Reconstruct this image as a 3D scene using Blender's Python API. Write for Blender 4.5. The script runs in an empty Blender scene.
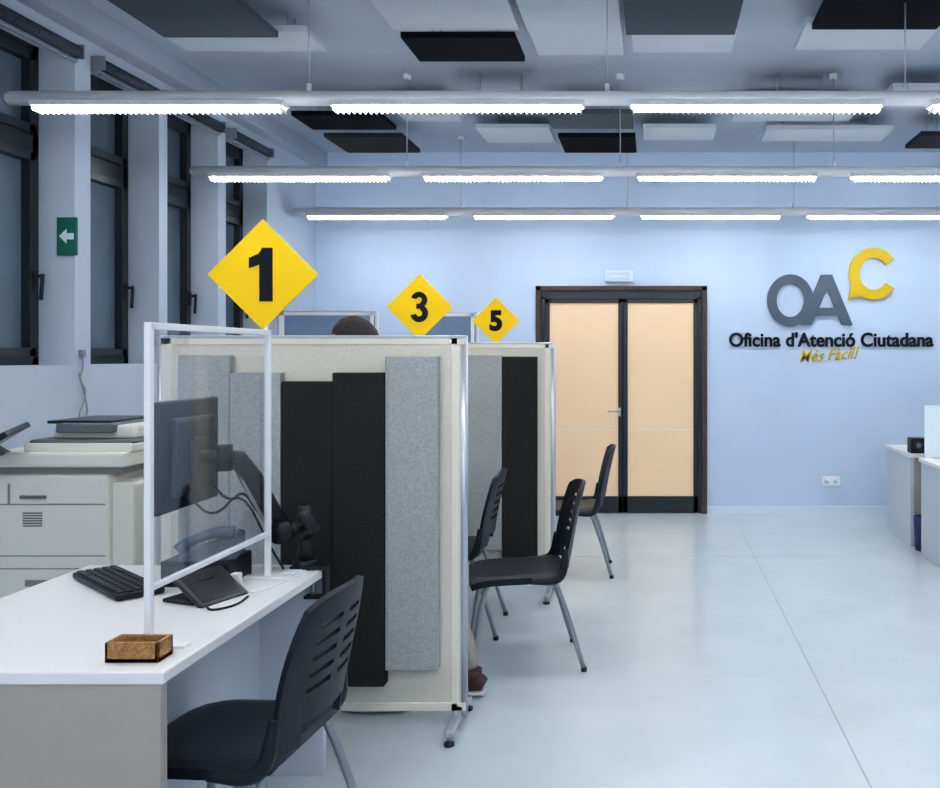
import bpy, bmesh, math, random
from mathutils import Vector, Matrix
random.seed(4)
S=bpy.context.scene
S.view_settings.view_transform='Standard'
try:
    S.view_settings.look='Medium High Contrast'
except Exception: pass
S.view_settings.exposure=0.15

# ---------------------------------------------------------------- materials
def mat(name,col,rough=0.6,metal=0.0,noise=0.0,nscale=20,bump=0.0,emit=None,es=0.0,spec=0.5,coat=0):
    m=bpy.data.materials.new(name); m.use_nodes=True
    nt=m.node_tree; b=nt.nodes['Principled BSDF']
    b.inputs['Base Color'].default_value=(*col,1)
    b.inputs['Roughness'].default_value=rough
    b.inputs['Metallic'].default_value=metal
    b.inputs['Specular IOR Level'].default_value=spec
    b.inputs['Coat Weight'].default_value=coat
    if emit:
        b.inputs['Emission Color'].default_value=(*emit,1); b.inputs['Emission Strength'].default_value=es
    if noise>0 or bump>0:
        tc=nt.nodes.new('ShaderNodeTexCoord'); n=nt.nodes.new('ShaderNodeTexNoise')
        n.inputs['Scale'].default_value=nscale; n.inputs['Detail'].default_value=5
        nt.links.new(tc.outputs['Object'],n.inputs['Vector'])
        if noise>0:
            r=nt.nodes.new('ShaderNodeValToRGB')
            r.color_ramp.elements[0].position=0.3; r.color_ramp.elements[1].position=0.7
            r.color_ramp.elements[0].color=(*[max(0,c*(1-noise)) for c in col],1)
            r.color_ramp.elements[1].color=(*[min(1,c*(1+noise)) for c in col],1)
            nt.links.new(n.outputs['Fac'],r.inputs['Fac']); nt.links.new(r.outputs['Color'],b.inputs['Base Color'])
        if bump>0:
            bp=nt.nodes.new('ShaderNodeBump'); bp.inputs['Strength'].default_value=bump; bp.inputs['Distance'].default_value=0.005
            nt.links.new(n.outputs['Fac'],bp.inputs['Height']); nt.links.new(bp.outputs['Normal'],b.inputs['Normal'])
    return m
M={}
M['wall']=mat('wall_paint',(0.54,0.64,0.78),0.7,noise=0.02,nscale=3)
M['wallL']=mat('side_wall_paint',(0.58,0.65,0.74),0.7,noise=0.02,nscale=3)
M['ceil']=mat('ceiling_paint',(0.42,0.47,0.55),0.8,noise=0.03,nscale=4)
M['floor']=mat('vinyl_floor',(0.54,0.60,0.62),0.24,noise=0.04,nscale=2.5,spec=0.5)
M['joint']=mat('floor_joint_dark',(0.30,0.34,0.37),0.7)
M['joint2']=mat('floor_joint_faint',(0.46,0.52,0.56),0.6)
M['base']=mat('baseboard_paint',(0.66,0.74,0.84),0.5)
M['winframe']=mat('dark_window_frame',(0.022,0.027,0.032),0.4)
M['winglass']=mat('dusk_window_glass',(0.13,0.18,0.23),0.10,noise=0.25,nscale=1.2,spec=0.8)
M['blind']=mat('rolled_blind',(0.05,0.055,0.07),0.8,noise=0.5,nscale=60)
M['black']=mat('black_plastic',(0.012,0.014,0.018),0.42,spec=.4)
M['black2']=mat('black_satin',(0.02,0.022,0.026),0.3,spec=.4)
M['chairblk']=mat('chair_black',(0.010,0.013,0.019),0.42,spec=.35)
M['metal']=mat('grey_metal',(0.36,0.38,0.40),0.35,metal=0.7)
M['alu']=mat('aluminium',(0.55,0.57,0.6),0.35,metal=0.6)
M['white']=mat('white_laminate',(0.86,0.83,0.80),0.35)
M['whitep']=mat('white_paint_metal',(0.88,0.87,0.86),0.4)
M['railw']=mat('rail_white',(0.90,0.89,0.88),0.5)
M['deskgrey']=mat('desk_panel_grey',(0.42,0.38,0.33),0.55,noise=0.02)
M['deskin']=mat('desk_modesty_panel',(0.60,0.64,0.70),0.5)
M['cream']=mat('cream_fabric',(0.74,0.69,0.59),0.85,noise=0.04,nscale=120,bump=0.2,spec=.2)
M['creamframe']=mat('cream_frame',(0.84,0.78,0.66),0.5)
M['foamd']=mat('dark_foam',(0.034,0.033,0.032),0.95,noise=0.15,nscale=150,bump=0.3,spec=.1)
M['foaml']=mat('speckled_grey_foam',(0.40,0.41,0.40),0.95,noise=0.14,nscale=110,bump=0.3,spec=.1)
M['bluegrey']=mat('bluegrey_fabric',(0.20,0.28,0.40),0.85,noise=0.05,nscale=90)
M['yellow']=mat('sign_yellow',(0.95,0.60,0.005),0.5,spec=.3)
M['yellowd']=mat('logo_yellow',(0.62,0.42,0.01),0.5,spec=.3)
M['logogrey']=mat('logo_slate',(0.09,0.12,0.16),0.5,spec=.3)
M['ink']=mat('letter_black',(0.010,0.012,0.018),0.6,spec=.2)
M['green']=mat('exit_green',(0.01,0.13,0.09),0.5)
M['signw']=mat('sign_white',(0.75,0.83,0.85),0.5)
M['tube']=mat('light_louvre',(1,1,1),0.5,emit=(0.92,0.96,1.0),es=36)
M['pnld']=mat('ceiling_panel_dark',(0.035,0.037,0.042),0.9,spec=.1)
M['pnlb']=mat('ceiling_panel_black',(0.008,0.009,0.012),0.9,spec=.1)
M['pnlg']=mat('ceiling_panel_grey',(0.10,0.112,0.125),0.9,spec=.1)
M['pnlw']=mat('ceiling_panel_white',(0.54,0.58,0.63),0.9)
M['doorp']=mat('frosted_door_panel_glow',(0.80,0.58,0.38),0.5,noise=0.02,nscale=2,emit=(0.95,0.66,0.42),es=0.10)  # weak emission in the material stands in for backlight from the room behind
M['doorf']=mat('door_frame_dark',(0.018,0.024,0.032),0.35)
M['wood']=mat('door_jamb_brown',(0.06,0.035,0.028),0.5,noise=0.2,nscale=12)
M['cork']=mat('cork',(0.36,0.19,0.07),0.9,noise=0.35,nscale=130,bump=0.4)
M['copier']=mat('copier_ivory',(0.84,0.81,0.72),0.45)
M['copierg']=mat('copier_grey',(0.16,0.17,0.18),0.45)
M['copierl']=mat('copier_gap',(0.28,0.28,0.26),0.6)
M['phone']=mat('phone_blue_grey',(0.10,0.14,0.20),0.4)
M['lcd']=mat('phone_lcd',(0.30,0.45,0.55),0.2)
M['bluebin']=mat('bin_blue',(0.015,0.03,0.14),0.5)
M['skin']=mat('skin',(0.58,0.36,0.27),0.55)
M['hair']=mat('hair_dark',(0.025,0.02,0.018),0.7,noise=0.4,nscale=80,bump=0.8)
M['shirt']=mat('shirt_navy',(0.05,0.07,0.12),0.85,noise=0.1,nscale=60)
M['trous']=mat('trousers_beige',(0.34,0.31,0.27),0.85,noise=0.08,nscale=60)
M['shoe']=mat('shoe_maroon',(0.08,0.03,0.028),0.6)
M['sole']=mat('shoe_sole',(0.7,0.7,0.68),0.6)
M['lip']=mat('lips',(0.42,0.16,0.13),0.5)
M['eyew']=mat('eye_white',(0.85,0.85,0.85),0.3)
# thin acrylic
g=bpy.data.materials.new('clear_acrylic'); g.use_nodes=True; nt=g.node_tree; nt.nodes.clear()
o=nt.nodes.new('ShaderNodeOutputMaterial'); mx=nt.nodes.new('ShaderNodeMixShader'); tr=nt.nodes.new('ShaderNodeBsdfTransparent'); gl=nt.nodes.new('ShaderNodeBsdfGlossy')
fr=nt.nodes.new('ShaderNodeLayerWeight'); fr.inputs['Blend'].default_value=0.2
mr=nt.nodes.new('ShaderNodeMapRange'); mr.inputs['To Min'].default_value=0.03; mr.inputs['To Max'].default_value=0.22
gl.inputs['Roughness'].default_value=0.03; tr.inputs['Color'].default_value=(0.98,0.98,0.99,1)
nt.links.new(fr.outputs['Fresnel'],mr.inputs['Value']); nt.links.new(mr.outputs['Result'],mx.inputs['Fac'])
nt.links.new(tr.outputs[0],mx.inputs[1]); nt.links.new(gl.outputs[0],mx.inputs[2]); nt.links.new(mx.outputs[0],o.inputs['Surface'])
M['acryl']=g

# ---------------------------------------------------------------- builder
class B:
    def __init__(s): s.bm=bmesh.new(); s.mats=[]
    def mi(s,k):
        if k not in s.mats: s.mats.append(k)
        return s.mats.index(k)
    def absorb(s,tmp,k,X=None,smooth=False):
        i=s.mi(k) if k else None
        for f in tmp.faces:
            if i is not None: f.material_index=i
            f.smooth=smooth
        if X is not None: bmesh.ops.transform(tmp,matrix=X,verts=tmp.verts)
        me=bpy.data.meshes.new('t'); tmp.to_mesh(me); tmp.free(); s.bm.from_mesh(me); bpy.data.meshes.remove(me)
    def box(s,lo,hi,k,bev=0.0,X=None,seg=2):
        t=bmesh.new(); bmesh.ops.create_cube(t,size=1)
        lo=Vector(lo);hi=Vector(hi);c=(lo+hi)/2;d=hi-lo
        for v in t.verts: v.co=Vector((c.x+v.co.x*d.x,c.y+v.co.y*d.y,c.z+v.co.z*d.z))
        if bev>0: bmesh.ops.bevel(t,geom=list(t.edges),offset=bev,segments=seg,affect='EDGES',profile=0.5)
        s.absorb(t,k,X)
    def cyl(s,p1,p2,r1,k,r2=None,seg=16,X=None):
        p1=Vector(p1);p2=Vector(p2);d=p2-p1
        t=bmesh.new(); bmesh.ops.create_cone(t,cap_ends=True,segments=seg,radius1=r1,radius2=r1 if r2 is None else r2,depth=d.length)
        Q=Matrix.Translation((p1+p2)/2)@d.to_track_quat('Z','Y').to_matrix().to_4x4()
        bmesh.ops.transform(t,matrix=Q,verts=t.verts); s.absorb(t,k,X,smooth=True)
    def sph(s,c,r,k,X=None,seg=20):
        t=bmesh.new(); bmesh.ops.create_uvsphere(t,u_segments=seg,v_segments=seg//2+2,radius=1)
        r=(r,r,r) if not hasattr(r,'__len__') else r
        for v in t.verts: v.co=Vector((c[0]+v.co.x*r[0],c[1]+v.co.y*r[1],c[2]+v.co.z*r[2]))
        s.absorb(t,k,X,smooth=True)
    def tube(s,pts,r,k,seg=10,sub=0,X=None,sy=1.0):
        pts=[Vector(p) for p in pts]; rr=r if hasattr(r,'__len__') else [r]*len(pts)
        for _ in range(sub):
            np_=[pts[0]]; nr=[rr[0]]
            for i in range(len(pts)-1):
                a,b=pts[i],pts[i+1]
                np_+= [a*.75+b*.25,a*.25+b*.75]; nr+=[rr[i]*.75+rr[i+1]*.25,rr[i]*.25+rr[i+1]*.75]
            np_.append(pts[-1]); nr.append(rr[-1]); pts,rr=np_,nr
        t=bmesh.new(); rings=[]; up=None
        for i,p in enumerate(pts):
            d=(pts[min(i+1,len(pts)-1)]-pts[max(i-1,0)]).normalized()
            if up is None:
                up=Vector((0,0,1)) if abs(d.z)<.9 else Vector((0,1,0))
            a=d.cross(up).normalized(); up=a.cross(d).normalized()
            rings.append([t.verts.new(p+a*math.cos(2*math.pi*j/seg)*rr[i]+up*math.sin(2*math.pi*j/seg)*rr[i]*sy) for j in range(seg)])
        for i in range(len(rings)-1):
            for j in range(seg):
                t.faces.new((rings[i][j],rings[i][(j+1)%seg],rings[i+1][(j+1)%seg],rings[i+1][j]))
        t.faces.new(rings[0][::-1]); t.faces.new(rings[-1])
        bmesh.ops.recalc_face_normals(t,faces=t.faces)
        s.absorb(t,k,X,smooth=True)
    def poly(s,pts,y0,y1,k,X=None):   # polygon in XZ extruded in Y
        t=bmesh.new(); a=[t.verts.new((p[0],y0,p[1])) for p in pts]; b=[t.verts.new((p[0],y1,p[1])) for p in pts]; n=len(pts)
        t.faces.new(a); t.faces.new(b[::-1])
        for i in range(n): t.faces.new((a[i],b[i],b[(i+1)%n],a[(i+1)%n]))
        bmesh.ops.recalc_face_normals(t,faces=t.faces); s.absorb(t,k,X)
    def arc(s,c,rw,rh,st,a0,a1,y0,y1,k,n=56):  # elliptical ring segment in XZ
        t=bmesh.new(); full=abs(a1-a0)>=359.9; L=[]
        for i in range(n+(0 if full else 1)):
            a=math.radians(a0+(a1-a0)*i/n); ca,sa=math.cos(a),math.sin(a)
            L.append([t.verts.new((c[0]+ca*(rw-q),y,c[1]+sa*(rh-q))) for q,y in((0,y0),(st,y0),(st,y1),(0,y1))])
        m=len(L)
        for i in range(m if full else m-1):
            p,q=L[i],L[(i+1)%m]
            for j in range(4): t.faces.new((p[j],p[(j+1)%4],q[(j+1)%4],q[j]))
        if not full: t.faces.new(L[0]); t.faces.new(L[-1][::-1])
        bmesh.ops.recalc_face_normals(t,faces=t.faces); s.absorb(t,k)
    def shell(s,fn,nu,nv,th,k,hole=None,X=None,smooth=False):
        t=bmesh.new(); A={};C={}
        for i in range(nu+1):
            for j in range(nv+1):
                p,n=fn(i/nu,j/nv); p=Vector(p); n=Vector(n).normalized()
                A[i,j]=t.verts.new(p+n*th/2); C[i,j]=t.verts.new(p-n*th/2)
        ok=lambda i,j:0<=i<nu and 0<=j<nv and not(hole and hole(i,j))
        for i in range(nu):
            for j in range(nv):
                if not ok(i,j): continue
                q=[(i,j),(i+1,j),(i+1,j+1),(i,j+1)]
                t.faces.new([A[x] for x in q]); t.faces.new([C[x] for x in q[::-1]])
                for (e0,e1,nb) in ((q[0],q[1],(i,j-1)),(q[1],q[2],(i+1,j)),(q[2],q[3],(i,j+1)),(q[3],q[0],(i-1,j))):
                    if not ok(*nb): t.faces.new((A[e1],A[e0],C[e0],C[e1]))
        bmesh.ops.delete(t,geom=[v for v in t.verts if not v.link_faces],context='VERTS')
        bmesh.ops.recalc_face_normals(t,faces=t.faces); s.absorb(t,k,X,smooth=smooth)
    def text(s,body,c,w,h,dep,k,off=0.0,rot=0.0,y=0.0,shear=0.0):
        cu=bpy.data.curves.new('t','FONT'); cu.body=body; cu.size=1; cu.extrude=0.02; cu.offset=off; cu.shear=shear
        ob=bpy.data.objects.new('t',cu); S.collection.objects.link(ob); bpy.context.view_layer.update()
        dg=bpy.context.evaluated_depsgraph_get(); me=bpy.data.meshes.new_from_object(ob.evaluated_get(dg))
        t=bmesh.new(); t.from_mesh(me); bpy.data.objects.remove(ob); bpy.data.meshes.remove(me)
        xs=[v.co.x for v in t.verts]; ys=[v.co.y for v in t.verts]
        x0,x1,y0,y1=min(xs),max(xs),min(ys),max(ys); cr,sr=math.cos(rot),math.sin(rot)
        for v in t.verts:
            a=((v.co.x-x0)/(x1-x0)-.5)*w; b=((v.co.y-y0)/(y1-y0)-.5)*h; d=v.co.z/0.02*dep/2
            v.co=Vector((c[0]+a*cr-b*sr,y-d,c[1]+a*sr+b*cr))
        s.absorb(t,k)
    def done(s,name,loc=(0,0,0),rz=0.0):
        me=bpy.data.meshes.new(name); s.bm.to_mesh(me); s.bm.free()
        for k in s.mats: me.materials.append(M[k])
        ob=bpy.data.objects.new(name,me); S.collection.objects.link(ob)
        ob.location=loc; ob.rotation_euler=(0,0,rz); return ob

# ---------------------------------------------------------------- room shell
YB=8.52; XL=-3.2; XR=5.0; ZC=3.42; YN=-2.2
b=B(); b.box((XL-.3,YN,-.1),(XR+.2,YB+.3,0),'floor'); b.done('floor')
b=B(); b.box((.754,YN,0),(.759,YB,.001),'joint')
b.box((XL,6.695,0),(XR,6.698,.001),'joint2'); b.done('trim_1')
b=B(); b.box((XL-.3,YN,ZC),(XR+.2,YB+.3,ZC+.12),'ceil'); b.done('ceiling')
DX0,DX1,DZ=-1.108,0.511,2.153
b=B(); b.box((XL-.3,YB,0),(DX0,YB+.2,ZC),'wall'); b.box((DX1,YB,0),(XR+.2,YB+.2,ZC),'wall'); b.box((DX0,YB,DZ),(DX1,YB+.2,ZC),'wall'); b.done('wall_back')
b=B(); b.box((XR,YN,0),(XR+.2,YB,ZC),'wall'); b.done('wall_right')
wins=[(1.6,2.38),(2.56,3.30),(3.42,4.14),(4.28,4.98),(5.12,5.83),(5.93,6.62),(6.74,7.46)]
WZ0,WZ1=1.445,3.2
b=B(); b.box((XL-.3,YN,0),(XL,YB,WZ0),'wallL'); b.box((XL-.3,YN,WZ1),(XL,YB,ZC),'wallL')
yy=YN
for a,c in wins: b.box((XL-.3,yy,WZ0),(XL,a,WZ1),'wallL'); yy=c
b.box((XL-.3,yy,WZ0),(XL,YB,WZ1),'wallL'); b.done('wall_left')
b=B(); b.box((XL,YN,3.28),(XL+.12,YB,ZC),'ceil',.005); b.done('trim_2')
b=B(); b.box((XL,YB-.012,0),(DX0-.0,YB,.07),'base'); b.box((DX1,YB-.012,0),(XR,YB,.07),'base'); b.done('baseboard_back')
b=B(); b.box((XL,YN,0),(XL+.012,YB-.012,.07),'base'); b.done('baseboard_left')
for n,(a,c) in enumerate(wins):
    b=B(); x0,x1=XL-.26,XL-.20; f=.045; zt=2.66
    b.box((x0,a,WZ0),(x1,a+f,WZ1),'winframe'); b.box((x0,c-f,WZ0),(x1,c,WZ1),'winframe')
    b.box((x0,a,WZ0),(x1,c,WZ0+f),'winframe'); b.box((x0,a,WZ1-f),(x1,c,WZ1),'winframe')
    b.box((x0,a,zt-.05),(x1,c,zt+.05),'winframe')
    for z0,z1 in((WZ0+f,zt-.05),(zt+.05,WZ1-f)):   # sashes
        b.box((x0+.01,a+f,z0),(x1+.02,a+f+.05,z1),'winframe',.004); b.box((x0+.01,c-f-.05,z0),(x1+.02,c-f,z1),'winframe',.004)
        b.box((x0+.01,a+f,z0),(x1+.02,c-f,z0+.05),'winframe',.004); b.box((x0+.01,a+f,z1-.05),(x1+.02,c-f,z1),'winframe',.004)
    b.box((x0+.02,a+f,WZ0+f),(x0+.03,c-f,WZ1-f),'winglass')
    hy=c-f-.025
    b.box((x1+.02,hy-.015,1.86),(x1+.035,hy+.015,1.96),'black',.003); b.cyl((x1+.03,hy,1.93),(x1+.075,hy,1.93),.009,'black')
    b.tube([(x1+.07,hy,1.94),(x1+.075,hy-.01,1.9),(x1+.075,hy-.02,1.80)],.010,'black',sub=1)
    b.done('window_%d'%(n+1))
    b=B()
    b.cyl((XL+.038,a+.02,3.165),(XL+.038,c-.04,3.165),.034,'blind',seg=14)
    for q in(a+.015,c-.035): b.box((XL,q-.004,3.125),(XL+.075,q+.004,3.205),'metal')
    b.box((XL+.03,a+.03,3.10),(XL+.05,c-.05,3.118),'metal',.003)
    b.done('roller_blind')

# door
b=B(); y=YB
b.box((DX0,y-.03,0),(DX0+.05,y+.12,DZ),'wood',.004); b.box((DX1-.05,y-.03,0),(DX1,y+.12,DZ),'wood',.004); b.box((DX0,y-.03,DZ-.045),(DX1,y+.12,DZ),'wood',.004)
b.box((DX0+.05,y,DZ-.12),(DX1-.05,y+.08,DZ-.045),'doorf')
b.box((DX0+.05,y,0.0),(DX0+.085,y+.08,DZ-.1),'doorf'); b.box((DX1-.085,y,0),(DX1-.05,y+.08,DZ-.1),'doorf')
b.box((DX0+.06,y+.09,0),(DX1-.06,y+.1,DZ-.05),'doorf')
mid=-.285
for x0,x1 in((DX0+.085,mid-.003),(mid+.003,DX1-.085)):
    s_=.042
    b.box((x0,y+.015,.01),(x0+s_,y+.06,DZ-.12),'doorf',.003); b.box((x1-s_,y+.015,.01),(x1,y+.06,DZ-.12),'doorf',.003)
    b.box((x0,y+.015,.01),(x1,y+.06,.16),'doorf',.003); b.box((x0,y+.015,DZ-.16),(x1,y+.06,DZ-.12),'doorf',.003)
    b.box((x0+s_,y+.03,.16),(x1-s_,y+.045,.784),'doorp'); b.box((x0+s_,y+.03,.79),(x1-s_,y+.045,DZ-.16),'doorp')
    b.box((x0+s_,y+.028,.783),(x1-s_,y+.044,.791),'copier')
b.box((mid-.045,y-.005,.92),(mid-.02,y+.015,1.0),'alu',.003); b.cyl((mid-.032,y+.01,.97),(mid-.032,y-.04,.97),.009,'alu'); b.tube([(mid-.032,y-.04,.97),(mid-.14,y-.045,.97)],.009,'alu')
b.done('door_1')

b=B(); b.box((-.454,YB-.045,2.19),(-.19,YB,2.295),'base',.008); b.box((-.43,YB-.05,2.205),(-.214,YB-.043,2.28),'wallL',.004)
b.box((-.40,YB-.052,2.235),(-.25,YB-.049,2.25),'base'); b.done('emergency_light')
b=B(); ex=-3.235; b.box((ex-.055,4.965,2.05),(ex+.055,4.979,2.26),'green',.002)
b.poly([(ex-.04,2.155),(ex,2.195),(ex,2.172),(ex+.04,2.172),(ex+.04,2.138),(ex,2.138),(ex,2.115)],4.961,4.965,'signw')
b.done('exit_sign')
b=B(); b.box((1.6,YB-.012,.265),(1.77,YB,.35),'whitep',.004)
for cx in(1.643,1.727):
    b.cyl((cx,YB-.014,.308),(cx,YB-.005,.308),.028,'base'); 
    for d in(-.008,.008): b.cyl((cx+d,YB-.016,.308),(cx+d,YB-.01,.308),.004,'black',seg=8)
b.done('wall_socket')
b=B(); pts=[(XL+.01,5.03,1.50),(XL+.012,5.035,1.42),(XL+.012,5.0,1.36),(XL+.02,5.05,1.31),(XL+.015,5.03,1.22),(XL+.02,4.98,1.17),(XL+.015,5.03,1.12),(XL+.012,5.08,1.18),(XL+.012,5.04,1.3),(XL+.012,5.0,1.40)]
b.tube(pts,.005,'metal',sub=2,seg=6); b.box((XL,5.01,1.49),(XL+.02,5.05,1.53),'metal',.003); b.done('wall_cable')

# logo
b=B(); y1=YB; y0=YB-.03
b.arc((1.297,2.016),.218,.245,.088,0,360,y0,y1,'logogrey')
b.poly([(1.40,1.784),(1.50,1.784),(1.658,2.16),(1.69,2.257),(1.585,2.257)],y0-.004,y1,'logogrey')
b.poly([(1.585,2.257),(1.69,2.257),(1.884,1.784),(1.782,1.784),(1.62,2.19)],y0-.002,y1,'logogrey')
b.poly([(1.50,1.87),(1.80,1.87),(1.77,1.945),(1.53,1.945)],y0,y1,'logogrey')
b.arc((2.083,2.267),.232,.246,.096,34,326,y0,y1,'yellowd')
b.poly([(1.875,2.17),(1.99,2.07),(1.845,2.02)],y0+.002,y1,'yellowd')
b.text("Oficina d'Atenció Ciutadana",(1.686,1.647),1.93,.14,.02,'ink',off=.024,y=YB-.01)
b.text("Més Fàcil!",(1.667,1.505),.57,.115,.012,'yellowd',off=.004,rot=math.radians(4),y=YB-.006,shear=.4)
b.done('wall_logo_lettering')

# ---------------------------------------------------------------- ceiling panels
P=[(-2.65,-2.03,4.25,4.88,3.22,'pnlg'),(-2.72,-1.9,4.92,5.25,3.27,'pnlw'),(-1.37,-.75,4.88,5.28,3.22,'pnlb'),
(-1.40,-.72,3.95,4.85,3.25,'pnlw'),(-.68,-.17,4.1,4.88,3.25,'pnlw'),(-.68,-.17,4.92,5.32,3.27,'pnlw'),
(-.145,.44,4.2,4.84,3.22,'pnlg'),(-.12,.46,4.87,5.27,3.27,'pnlw'),(.84,1.5,4.2,4.76,3.22,'pnlb'),(.82,1.55,4.80,5.22,3.27,'pnlw'),
(-2.6,-1.96,6.46,6.88,3.22,'pnlb'),(-2.6,-1.98,7.1,7.66,3.22,'pnld'),(-1.34,-.75,6.0,6.3,3.22,'pnld'),(-.76,-.15,6.42,6.85,3.22,'pnlg'),
(-.75,-.14,7.1,7.66,3.22,'pnlb'),(.7,1.3,6.0,6.3,3.22,'pnlg'),(2.1,2.8,7.05,7.5,3.22,'pnld'),(-1.4,-.82,7.1,7.6,3.29,'pnlw'),
(-.08,.5,7.1,7.5,3.29,'pnlw'),(.6,1.5,6.45,6.9,3.29,'pnlw'),(.9,1.9,7.1,7.5,3.28,'pnlw'),(-1.9,-1.45,6.4,6.9,3.29,'pnlw'),(1.6,2.3,6.0,6.5,3.28,'pnlw'),
(-2.7,-2.0,2.6,3.6,3.22,'pnlw'),(-1.2,-.4,2.4,3.4,3.22,'pnld'),(.2,1.0,2.6,3.5,3.22,'pnlw'),(1.7,2.5,3.0,3.9,3.22,'pnld'),(2.0,2.7,4.4,5.1,3.22,'pnlw')]
for p in P:
    b=B(); x0,x1,a,c,z,k=p; b.box((x0,a,z),(x1,c,z+.035),k,.004)
    for X_ in(x0+.15,x1-.15):
        for Y_ in(a+.12,c-.1): b.cyl((X_,Y_,z+.03),(X_,Y_,ZC),.004,'ceil',seg=6)
    b.done('ceiling_acoustic_panel')

# ---------------------------------------------------------------- light rails
for ry in(-.85,.9,2.65,4.4,6.15,7.88):
    b=B(); z=2.755; r=.036
    b.cyl((-3.14,ry,z),(4.3,ry,z),r,'railw',seg=20); b.cyl((-3.155,ry,z),(-3.14,ry,z),.026,'railw')
    x=-3.01
    while x<4.0:
        b.box((x-.02,ry-.042,z-.045),(x+1.22,ry+.042,z-.016),'railw',.006)
        b.box((x,ry-.038,z-.056),(x+1.2,ry+.038,z-.045),'tube')
        n=44
        for i in range(n+1):
            xx=x+1.2*i/n; b.box((xx-.003,ry-.041,z-.068),(xx+.003,ry+.041,z-.050),'railw')
        xc=x-.128
        if x>-3: 
            b.cyl((xc,ry,z+.03),(xc,ry,ZC),.004,'alu',seg=6); b.cyl((xc,ry,z+.02),(xc,ry,z+.07),.012,'railw',seg=10); b.cyl((xc,ry,ZC-.03),(xc,ry,ZC),.03,'railw',seg=12)
        x+=1.457
    b.done('pendant_light_rail')

# ---------------------------------------------------------------- desks
def desk(y0,y1):
    b=B(); xa,xb=-2.03,-1.165
    b.box((xa,y0,.715),(xb,y1,.745),'white',.004)
    b.box((xa+.01,y0+.005,0),(xb-.008,y0+.035,.715),'deskgrey',.002)
    b.box((xa+.01,y1-.035,0),(xb-.01,y1-.005,.715),'deskin',.002)
    b.box((-1.42,y0+.035,.06),(-1.40,y1-.035,.715),'deskin')
    return b.done('office_desk')
desk(2.14,3.24); desk(4.24,5.30); desk(6.2,7.3)

def screen(y0,y1,num,dx=0):
    b=B(); x=-1.305+dx; zd=.745; zt=1.585; zb=.895; q=.009
    for yy in(y0,y1):
        b.box((x-q,yy-q,zd),(x+q,yy+q,zt),'whitep',.002)
        b.box((x-.10,yy-.018,zd),(x+.10,yy+.018,zd+.008),'whitep',.002)
    b.box((x-q,y0,zt-.018),(x+q,y1,zt),'whitep',.002); b.box((x-.007,y0,zb-.008),(x+.007,y1,zb+.008),'whitep',.002)
    b.box((x-.002,y0+.01,zb+.008),(x+.002,y1-.01,zt-.018),'acryl')
    b.done('protective_screen')
    b=B(); h=.186; cx=-1.315+dx; cz=zt+h; Y=y1-q-.006
    b.poly([(cx,cz-h),(cx+h,cz),(cx,cz+h),(cx-h,cz)],Y-.004,Y+.004,'yellow')
    if num=='1':
        b.poly([(cx-.010,cz-.09),(cx+.034,cz-.09),(cx+.034,cz+.09),(cx-.0,cz+.09),(cx-.012,cz+.07),(cx-.045,cz+.056),(cx-.045,cz+.022),(cx-.010,cz+.034)],Y-.007,Y-.004,'ink')
    elif num=='3':
        yy0,yy1=Y-.007,Y-.004
        b.arc((cx-.002,cz+.040),.046,.045,.030,-75,165,yy0,yy1,'ink',n=28)
        b.arc((cx-.002,cz-.036),.050,.050,.032,-168,75,yy0-.001,yy1,'ink',n=28)
        b.box((cx-.018,yy0-.0005,cz-.010),(cx+.012,yy1,cz+.018),'ink')
    else: b.text(num,(cx,cz),.10,.165,.004,'ink',off=.05,y=Y-.006)
    b.box((cx+.004,Y-.003,zt-.02),(cx+.014,Y+.006,zt+.03),'whitep'); b.done('number_sign')
screen(2.33,3.05,'1'); screen(4.37,5.09,'3'); screen(6.4,7.12,'5',.075)

# ---------------------------------------------------------------- partitions
def partition(x0,x1,y,panels,H=1.575,name='acoustic_partition',fill='cream',frame='creamframe'):
    b=B(); z0=.07; t=.02
    b.box((x0+.02,y-t+.004,z0+.02),(x1-.02,y+t-.004,H-.02),fill)
    b.box((x0,y-t,z0),(x0+.045,y+t,H),frame,.004); b.box((x1-.06,y-t,z0),(x1-.03,y+t,H),frame,.004)
    b.box((x0,y-t,H-.035),(x1,y+t,H),frame,.004); b.box((x0,y-t,z0),(x1,y+t,z0+.035),frame,.004)
    b.cyl((x1-.012,y,z0-.02),(x1-.012,y,H),.018,'alu'); b.cyl((x0-.008,y,z0-.02),(x0-.008,y,H),.014,'alu')
    b.box((x0,y-t-.002,H-.008),(x1,y+t+.002,H+.004),'alu',.002)
    for fx in(x0+.02,x1-.03):
        b.box((fx-.015,y-.19,.035),(fx+.015,y+.19,.06),'alu',.006); b.box((fx-.015,y-.02,.05),(fx+.015,y+.02,z0+.02),'alu')
        for fy in(y-.175,y+.175): b.cyl((fx,fy,.012),(fx,fy,.04),.008,'metal'); b.cyl((fx,fy,0),(fx,fy,.012),.02,'black')
    for a,c,za,zb,th,k in panels: b.box((a,y-t-th,za),(c,y-t+.001,zb),k,.004)
    return b.done(name)
partition(-1.976,-.752,3.63,[(-1.885,-1.68,.32,1.50,.04,'foaml'),(-1.675,-1.475,.28,1.43,.05,'foaml'),(-1.47,-1.268,.20,1.395,.05,'foamd'),(-1.266,-1.062,.19,1.43,.06,'foamd'),(-1.060,-.853,.25,1.495,.05,'foaml')])
partition(-1.835,-.612,5.6,[(-1.75,-1.5,.3,1.5,.05,'foamd'),(-1.45,-1.2,.3,1.45,.05,'foaml'),(-1.16,-.93,.3,1.5,.05,'foaml'),(-.925,-.715,.235,1.49,.05,'foamd')])
partition(-3.16,-2.33,7.62,[],1.87,'office_partition','bluegrey','whitep')
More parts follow.
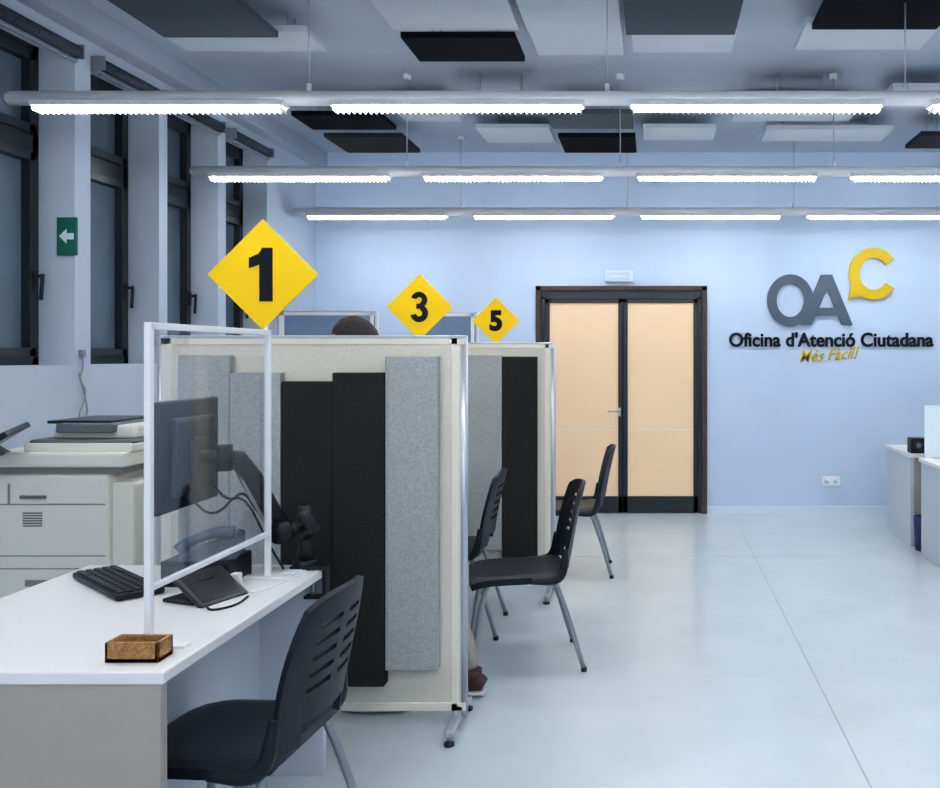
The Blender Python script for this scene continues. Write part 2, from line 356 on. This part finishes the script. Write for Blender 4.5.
partition(-2.02,-1.48,7.62,[],1.86,'office_partition','bluegrey','whitep')

# ---------------------------------------------------------------- chairs
def chair(loc,rz):
    b=B()
    def seat(u,v):
        a=u*2-1; c=v*2-1
        x=-.02+.225*a*(1-.05*abs(c)**6); y_=.225*c*(1-.06*abs(a)**6)
        z=.452-.022*max(0,-a)**5+.012*max(0,a)**3-.010*(1-c*c)*(1-a*a)-.012*abs(c)**8
        return (x,y_,z),(0,0,1)
    b.shell(seat,14,14,.03,'chairblk')
    def back(u,v):
        c=u*2-1
        w=.20+.02*math.sin(v*math.pi)-.03*v**6
        x=.190+.05*v+.045*(1-c*c)+.03*v*v
        z=.475+.400*v-.035*abs(c)**3*v
        return (x,c*w,z),(1,.4*c,-.2)
    def hole(i,j):
        if j<4 and 4<=i<=15: return True
        return (j in(10,13,16,19,22)) and (4<=i<=8 or 11<=i<=15)
    b.shell(back,20,28,.018,'chairblk',hole)
    for s in(-1,1):
        b.tube([(.04,s*.228,.44),(.15,s*.230,.435),(.190,s*.224,.47),(.202,s*.208,.58)],[.016,.022,.022,.014],'chairblk',sub=2)
        b.tube([(-.16,s*.19,.43),(-.20,s*.215,.30),(-.235,s*.23,.015)],[.013,.013,.011],'metal',sub=1)
        b.tube([(.15,s*.19,.43),(.20,s*.21,.30),(.285,s*.225,.015)],[.013,.013,.011],'metal',sub=1)
        b.tube([(-.16,s*.19,.428),(.16,s*.19,.428)],.012,'metal')
        for fx,fy in((-.236,.23),(.287,.225)): b.cyl((fx,s*fy,0),(fx,s*fy,.02),.014,'black')
    for fx in(-.15,.14): b.tube([(fx,-.19,.425),(fx,.19,.425)],.011,'metal')
    return b.done('visitor_chair',loc,rz)
chair((-1.145,2.50,0),math.radians(-4))
chair((-.655,4.43,0),math.radians(12))
chair((-1.125,4.95,0),math.radians(3))
chair((-.58,6.25,0),math.radians(4))

# ---------------------------------------------------------------- things on desk 1
ZD=.745
b=B()
R=Matrix.Translation((-1.75,2.94,ZD))@Matrix.Rotation(math.radians(-42),4,'Z')
b.box((-.215,-.07,.004),(.215,.07,.022),'black',.005,X=R)
for r_ in range(5):
    for c_ in range(15):
        b.box((-.205+c_*.0275,-.060+r_*.0245,.021),(-.181+c_*.0275,-.040+r_*.0245,.028),'black2',.002,X=R,seg=1)
for sx in(-.18,.18): b.box((sx-.02,.045,0),(sx+.02,.06,.006),'black',X=R); b.box((sx-.02,-.06,0),(sx+.02,-.045,.006),'black',X=R)
b.done('keyboard')
# monitor with arm
b=B()
R=Matrix.Translation((-1.53,2.955,1.18))@Matrix.Rotation(math.radians(2),4,'Z')
b.box((-.015,-.205,-.175),(.012,.205,.175),'black',.006,X=R); b.box((-.017,-.195,-.160),(-.0145,.195,.165),'black2',X=R)
b.box((.01,-.14,-.13),(.035,.14,.12),'black2',.012,X=R); b.box((.034,-.05,-.05),(.05,.05,.05),'black',.004,X=R)
for i in range(6): b.box((.034,-.12,.07+.006*i),(.037,.12,.073+.006*i),'black',X=R)
b.cyl((-1.48,2.955,1.165),(-1.41,2.96,1.165),.024,'black'); b.cyl((-1.41,2.96,1.12),(-1.41,2.96,1.205),.026,'black')
b.tube([(-1.41,2.96,1.165),(-1.385,3.03,1.15),(-1.30,3.15,.90)],[.030,.040,.032],'black',sub=1,sy=.8)
b.tube([(-1.395,3.03,1.10),(-1.32,3.14,.86)],.008,'metal')
b.cyl((-1.29,3.10,.885),(-1.29,3.17,.885),.038,'black'); b.tube([(-1.29,3.14,.885),(-1.235,3.19,.90)],[.034,.030],'black',sy=.7)
b.cyl((-1.235,3.19,.745),(-1.235,3.19,.965),.022,'black'); b.cyl((-1.235,3.19,.745),(-1.235,3.19,.775),.040,'black')
b.tube([(-1.235,3.19,.86),(-1.19,3.15,.90),(-1.215,3.12,.95)],[.024,.026,.020],'black')
b.box((-1.275,3.15,.745),(-1.155,3.235,.757),'black',.003); b.box((-1.164,3.165,.64),(-1.152,3.215,.75),'black',.002); b.box((-1.23,3.165,.64),(-1.152,3.200,.652),'black',.002); b.cyl((-1.20,3.18,.65),(-1.20,3.18,.713),.01,'metal')
b.tube([(-1.48,3.0,1.08),(-1.43,3.04,1.0),(-1.40,3.08,1.04),(-1.36,3.1,.95),(-1.30,3.12,.93)],.005,'black',sub=2,seg=6)
b.tube([(-1.49,2.88,1.05),(-1.44,2.95,.96),(-1.39,3.04,1.05),(-1.33,3.12,.84),(-1.28,3.12,.757)],.004,'black',sub=2,seg=6)
b.done('desktop_monitor')
b=B(); b.box((-1.60,2.92,ZD),(-1.38,3.10,ZD+.085),'black',.006); 
for i in range(7): b.box((-1.59+.03*i,2.917,ZD+.02),(-1.575+.03*i,2.921,ZD+.065),'black2')
b.cyl((-1.40,2.917,ZD+.045),(-1.40,2.922,ZD+.045),.006,'alu'); b.done('mini_computer')
b=B(); R=Matrix.Translation((-1.47,3.0,ZD+.085))@Matrix.Rotation(math.radians(15),4,'Z')
t=bmesh.new(); vs=[(-.09,0),( .09,0),(.09,.075),(-.09,.022)]
a=[t.verts.new((x,-.08,z)) for x,z in vs]; c=[t.verts.new((x,.08,z)) for x,z in vs]
t.faces.new(a); t.faces.new(c[::-1])
for i in range(4): t.faces.new((a[i],c[i],c[(i+1)%4],a[(i+1)%4]))
bmesh.ops.recalc_face_normals(t,faces=t.faces); bmesh.ops.bevel(t,geom=list(t.edges),offset=.006,segments=2,affect='EDGES')
b.absorb(t,'phone',X=R)
sl=.053/.18
Rt=R@Matrix.Translation((0,0,.0485))@Matrix.Rotation(-math.atan(sl),4,'Y')
b.box((.03,-.02,.0),(.08,.07,.006),'lcd',.002,X=Rt)
for i in range(4):
    for j in range(3): b.box((-.075+.024*i,-.012+.027*j,0),(-.06+.024*i,.006+.027*j,.006),'alu',.002,X=Rt)
b.tube([tuple(Rt@Vector(p)) for p in((-.085,-.055,.012),(-.05,-.055,.032),(.05,-.055,.032),(.085,-.055,.012))],[.024,.017,.017,.024],'phone',sub=1)
b.done('desk_phone')
b=B(); R=Matrix.Translation((-1.41,2.80,ZD))@Matrix.Rotation(math.radians(-20),4,'Z')
RT=R@Matrix.Rotation(math.radians(35),4,'Y')
b.box((-.065,-.08,0),(.055,.08,.012),'black',.004,X=R); b.box((-.055,-.09,.048),(.085,.09,.064),'black2',.004,X=RT)
b.box((-.04,-.075,.064),(.07,.075,.0655),'black',X=RT); b.box((-.02,-.03,.005),(.03,.03,.065),'black',.004,X=R); b.done('signature_tablet')
b=B(); x0,x1,y0,y1=-1.344,-1.213,2.205,2.275; h=.050; t_=.009
b.box((x0,y0,ZD),(x1,y1,ZD+.012),'cork',.002)
b.box((x0,y0,ZD),(x1,y0+t_,ZD+h),'cork',.002); b.box((x0,y1-t_,ZD),(x1,y1,ZD+h),'cork',.002); b.box((x0,y0,ZD),(x0+t_,y1,ZD+h),'cork',.002); b.box((x1-t_,y0,ZD),(x1,y1,ZD+h),'cork',.002)
b.done('cork_tray')
b=B(); b.box((-1.365,2.90,ZD),(-1.335,2.93,ZD+.05),'whitep',.005)
b.tube([(-1.335,2.90,ZD+.03),(-1.31,2.88,ZD+.012),(-1.27,2.84,ZD+.004),(-1.24,2.90,ZD+.004),(-1.22,3.0,ZD+.004)],.0035,'whitep',sub=2,seg=6)
b.tube([(-1.34,2.70,ZD+.004),(-1.30,2.64,ZD+.004),(-1.25,2.70,ZD+.004),(-1.26,2.80,ZD+.004)],.0035,'black',sub=2,seg=6)
b.done('charger_cable')
b=B(); b.box((-1.28,3.075,ZD),(-1.21,3.14,ZD+.006),'whitep',.001); b.box((-1.275,3.08,ZD+.006),(-1.22,3.13,ZD+.010),'signw',.001); b.done('paper_notes')

# ---------------------------------------------------------------- copier
b=B(); x0,x1,y0,y1=-3.13,-2.44,4.2,4.8
for wx in(x0+.08,x1-.08):
    for wy in(y0+.08,y1-.08): b.cyl((wx,wy,0),(wx,wy,.05),.03,'black')
b.box((x0,y0,.04),(x1-.10,y1,.94),'copier',.012); b.box((x1-.11,y0+.03,.04),(x1,y1-.02,.90),'copier',.012)
b.box((x0+.02,y0+.02,.94),(x1-.05,y1,.985),'copierl',.004)
b.box((x0-.0,y0-.01,.975),(x1-.02,y1,1.045),'copier',.012)
b.box((x0+.17,y0+.03,1.04),(x1-.01,y1-.02,1.085),'copier',.01)
b.box((x0+.19,y0+.04,1.08),(x1-.01,y1-.02,1.10),'copierg',.01); b.box((x0+.26,y0+.10,1.10),(x1-.03,y1-.06,1.165),'copier',.015)
b.box((x0+.30,y0+.06,1.13),(x1-.12,y1-.15,1.175),'copierg',.008); b.box((x0+.22,y0+.12,1.17),(x1-.16,y1-.1,1.185),'black2',.004)
for z in(.28,.50,.56): b.box((x0+.01,y0-.002,z),(x1-.115,y0+.006,z+.005),'copierl')
for z in(.20,.42): b.box((x0+.2,y0-.004,z),(x0+.4,y0+.004,z+.03),'copierl',.002)
for i in range(6): b.box((x0+.19,y0-.003,.70+.012*i),(x0+.28,y0+.003,.705+.012*i),'copierg')
b.box((x0+.12,y0-.003,.80),(x0+.13,y0+.004,.90),'copierl'); b.box((x0+.01,y0-.002,.80),(x1-.115,y0+.004,.806),'copierl')
b.box((x0+.18,y0-.012,.83),(x0+.3,y0,.845),'copierg',.002)
b.box((x1-.005,y0+.12,.35),(x1+.03,y0+.45,.40),'copier',.006)
R=Matrix.Translation((x0+.10,y0-.08,1.075))@Matrix.Rotation(math.radians(-30),4,'Y')@Matrix.Rotation(math.radians(12),4,'X')
b.box((-.13,-.09,0),(.15,.10,.028),'black2',.006,X=R); b.box((-.11,-.075,.028),(.13,.08,.030),'copierg',X=R); b.tube([(x0+.09,y0+.06,1.02),(x0+.10,y0-.07,1.08)],.02,'copierg')
b.done('office_copier')

# ---------------------------------------------------------------- right-hand counters
def sidedesk(xa,xb,ya,yb,name):
    b=B(); zt=.725
    b.box((xa-.015,ya,zt-.03),(xb,yb,zt),'white',.004); b.box((xa,ya+.02,0),(xa+.03,yb-.02,zt-.03),'deskin',.003)
    b.box((xb-.05,ya+.02,0),(xb-.02,yb-.02,zt-.03),'deskin',.003); b.box((xa+.03,ya+.02,.0),(xb-.05,ya+.045,zt-.03),'deskgrey'); return b.done(name)
sidedesk(2.02,2.9,7.04,7.78,'reception_counter'); sidedesk(2.02,3.0,5.9,6.80,'office_desk')
b=B(); b.box((2.03,7.08,.725),(2.15,7.19,.845),'black',.006); b.cyl((2.09,7.075,.785),(2.09,7.085,.785),.042,'black2',seg=24); b.cyl((2.09,7.072,.785),(2.09,7.08,.785),.02,'copierg'); b.done('desk_speaker')
b=B(); b.box((2.04,6.76,.725),(2.8,6.766,1.12),'signw',.002); b.box((2.1,6.73,.725),(2.15,6.795,.735),'alu'); b.box((2.7,6.73,.725),(2.75,6.795,.735),'alu'); b.done('desk_divider_screen')
b=B()
t=bmesh.new(); bmesh.ops.create_cone(t,cap_ends=False,segments=20,radius1=.075,radius2=.09,depth=.26); bmesh.ops.solidify(t,geom=list(t.faces),thickness=.004)
b.absorb(t,'bluebin',X=Matrix.Translation((2.095,6.92,.13)),smooth=True); b.cyl((2.095,6.92,0),(2.095,6.92,.01),.075,'bluebin'); b.done('waste_bin')

# ---------------------------------------------------------------- person (standing, leaning over desk)
def skin_mesh(V,E,rad,root=0,lv=2):
    me=bpy.data.meshes.new('sk'); me.from_pydata(V,E,[]); ob=bpy.data.objects.new('sk',me); S.collection.objects.link(ob)
    ob.modifiers.new('s','SKIN'); 
    for i,r in enumerate(rad):
        d=me.skin_vertices[0].data[i]; d.radius=r if hasattr(r,'__len__') else (r,r); d.use_root=(i==root)
    sb=ob.modifiers.new('u','SUBSURF'); sb.levels=lv; sb.render_levels=lv
    bpy.context.view_layer.update(); dg=bpy.context.evaluated_depsgraph_get()
    r=bpy.data.meshes.new_from_object(ob.evaluated_get(dg)); bpy.data.objects.remove(ob); return r
V=[(-1.00,3.90,.95),(-1.06,3.90,1.08),(-1.13,3.90,1.22),(-1.19,3.90,1.34),(-1.235,3.905,1.42),(-1.255,3.91,1.47),
 (-.98,3.99,.88),(-.94,4.0,.50),(-.85,3.98,.26),(-.80,3.97,.10),
 (-1.03,3.81,.88),(-1.13,3.80,.50),(-1.11,3.80,.26),(-1.10,3.80,.10),
 (-1.19,4.07,1.34),(-1.25,4.13,1.08),(-1.36,4.17,.92),(-1.45,4.25,.80),
 (-1.19,3.74,1.34),(-1.20,3.715,1.08),(-1.31,3.72,.94),(-1.40,3.75,.88)]
E=[(0,1),(1,2),(2,3),(3,4),(4,5),(0,6),(6,7),(7,8),(8,9),(0,10),(10,11),(11,12),(12,13),(3,14),(14,15),(15,16),(16,17),(3,18),(18,19),(19,20),(20,21)]
rad=[(.13,.115),(.125,.105),(.135,.11),(.10,.09),(.055,.055),(.052,.052),.092,.062,.055,.048,.092,.062,.055,.048,.062,.048,.038,.027,.062,.048,.038,.027]
me=skin_mesh(V,E,rad)
b=B(); t=bmesh.new(); t.from_mesh(me)
ks={k:b.mi(k) for k in('shirt','trous','skin')}
for f in t.faces:
    c=f.calc_center_median()
    if c.z>1.425 : k='skin'
    elif c.x<-1.385 and c.z<.95: k='skin'
    elif c.z<.93 and c.x>-1.24 : k='trous'
    else: k='shirt'
    f.material_index=ks[k]; f.smooth=True
tm=bpy.data.meshes.new('x'); t.to_mesh(tm); t.free(); b.bm.from_mesh(tm)
for ax,ay in((-.80,3.97),(-1.10,3.80)):
    b.tube([(ax+.055,ay,.045),(ax+.03,ay,.062),(ax-.04,ay,.062),(ax-.12,ay,.045),(ax-.185,ay,.036),(ax-.205,ay,.032)],[.030,.042,.043,.042,.036,.018],'shoe',sub=2,sy=.95)
    b.tube([(ax+.06,ay,.014),(ax-.05,ay,.014),(ax-.14,ay,.014),(ax-.21,ay,.014)],[.036,.044,.048,.026],'sole',sub=2,sy=.30)
    b.cyl((ax,ay,.06),(ax,ay,.115),.045,'shoe',r2=.046)
R=Matrix.Translation((-1.30,3.915,1.545))@Matrix.Rotation(math.radians(-22),4,'Y')
t=bmesh.new(); bmesh.ops.create_uvsphere(t,u_segments=32,v_segments=24,radius=1)
for v in t.verts:
    x,y_,z=v.co; w=1-.28*max(0,-z)**1.5; xx=x*.092*(1-.10*max(0,-z)); 
    if x<0 and z<0: xx-=.012*(-z)
    v.co=Vector((xx,y_*.074*w,z*.112))
b.absorb(t,'skin',X=R,smooth=True)
t=bmesh.new(); bmesh.ops.create_uvsphere(t,u_segments=32,v_segments=24,radius=1)
for v in t.verts: v.co=Vector((v.co.x*.103+.010,v.co.y*.087,v.co.z*.118+.006)); v.co*=1+.03*math.sin(v.co.y*260)*math.sin(v.co.x*230+v.co.z*190)
bmesh.ops.delete(t,geom=[v for v in t.verts if (v.co.x<-.055 and v.co.z<.065) or v.co.z<-.075 or (v.co.x<0 and v.co.z<-.0)],context='VERTS')
b.absorb(t,'hair',X=R,smooth=True)
for s in(-1,1):
    b.sph((-.080,s*.030,.004),(.012,.014,.010),'eyew',X=R,seg=12); b.sph((-.090,s*.030,.003),(.004,.006,.006),'hair',X=R,seg=10)
    b.tube([(-.090,s*.016,.024),(-.091,s*.032,.028),(-.083,s*.046,.023)],.004,'hair',X=R,seg=6)
    b.sph((.005,s*.076,-.008),(.018,.010,.030),'skin',X=R,seg=14)
b.tube([(-.088,0,.01),(-.105,0,-.02),(-.112,0,-.032),(-.092,0,-.04)],[.008,.011,.014,.008],'skin',X=R,sub=1)
b.tube([(-.088,-.024,-.062),(-.099,0,-.060),(-.088,.024,-.062)],[.003,.007,.003],'lip',X=R,sub=1)
def hand(w,fwd,side,down):
    w=Vector(w); f=Vector(fwd).normalized(); s=Vector(side).normalized(); d=Vector(down).normalized()
    b.tube([w-f*.02,w+f*.02,w+f*.06,w+f*.088],[.026,.036,.042,.038],'skin',sub=1,sy=.42)
    for i,(o,L) in enumerate(((-.030,.066),(-.010,.076),(.010,.071),(.029,.056))):
        p=w+f*.082+s*o; b.tube([p,p+f*L*.45+s*o*.15,p+f*L*.8+d*L*.18+s*o*.2,p+f*L*.95+d*L*.38+s*o*.2],[.0095,.0088,.008,.006],'skin',sub=1,seg=10)
    p=w+f*.025-s*.028; b.tube([p,p+f*.025-s*.024,p+f*.052-s*.030+d*.004,p+f*.070-s*.026+d*.01],[.013,.011,.010,.007],'skin',sub=1)
hand((-1.455,4.258,.785),(-.8,.25,-.12),(.25,.8,0),(0,0,-1))
hand((-1.40,3.75,.88),(-.9,.1,-.35),(.1,.9,0),(-.3,0,-1))
b.done('standing_person')

# ---------------------------------------------------------------- light & camera
w=bpy.data.worlds.new('World'); S.world=w; w.use_nodes=True
bg=w.node_tree.nodes['Background']; bg.inputs[0].default_value=(0.66,0.78,1.0,1); bg.inputs[1].default_value=0.6
cam=bpy.data.cameras.new('Camera'); co=bpy.data.objects.new('Camera',cam); S.collection.objects.link(co)
co.location=(0,0,1.5); co.rotation_euler=(math.radians(90),0,0)
cam.sensor_width=36; cam.lens=36*900/940; cam.shift_x=-183/940; cam.shift_y=-39/940; cam.clip_start=.05
S.camera=co
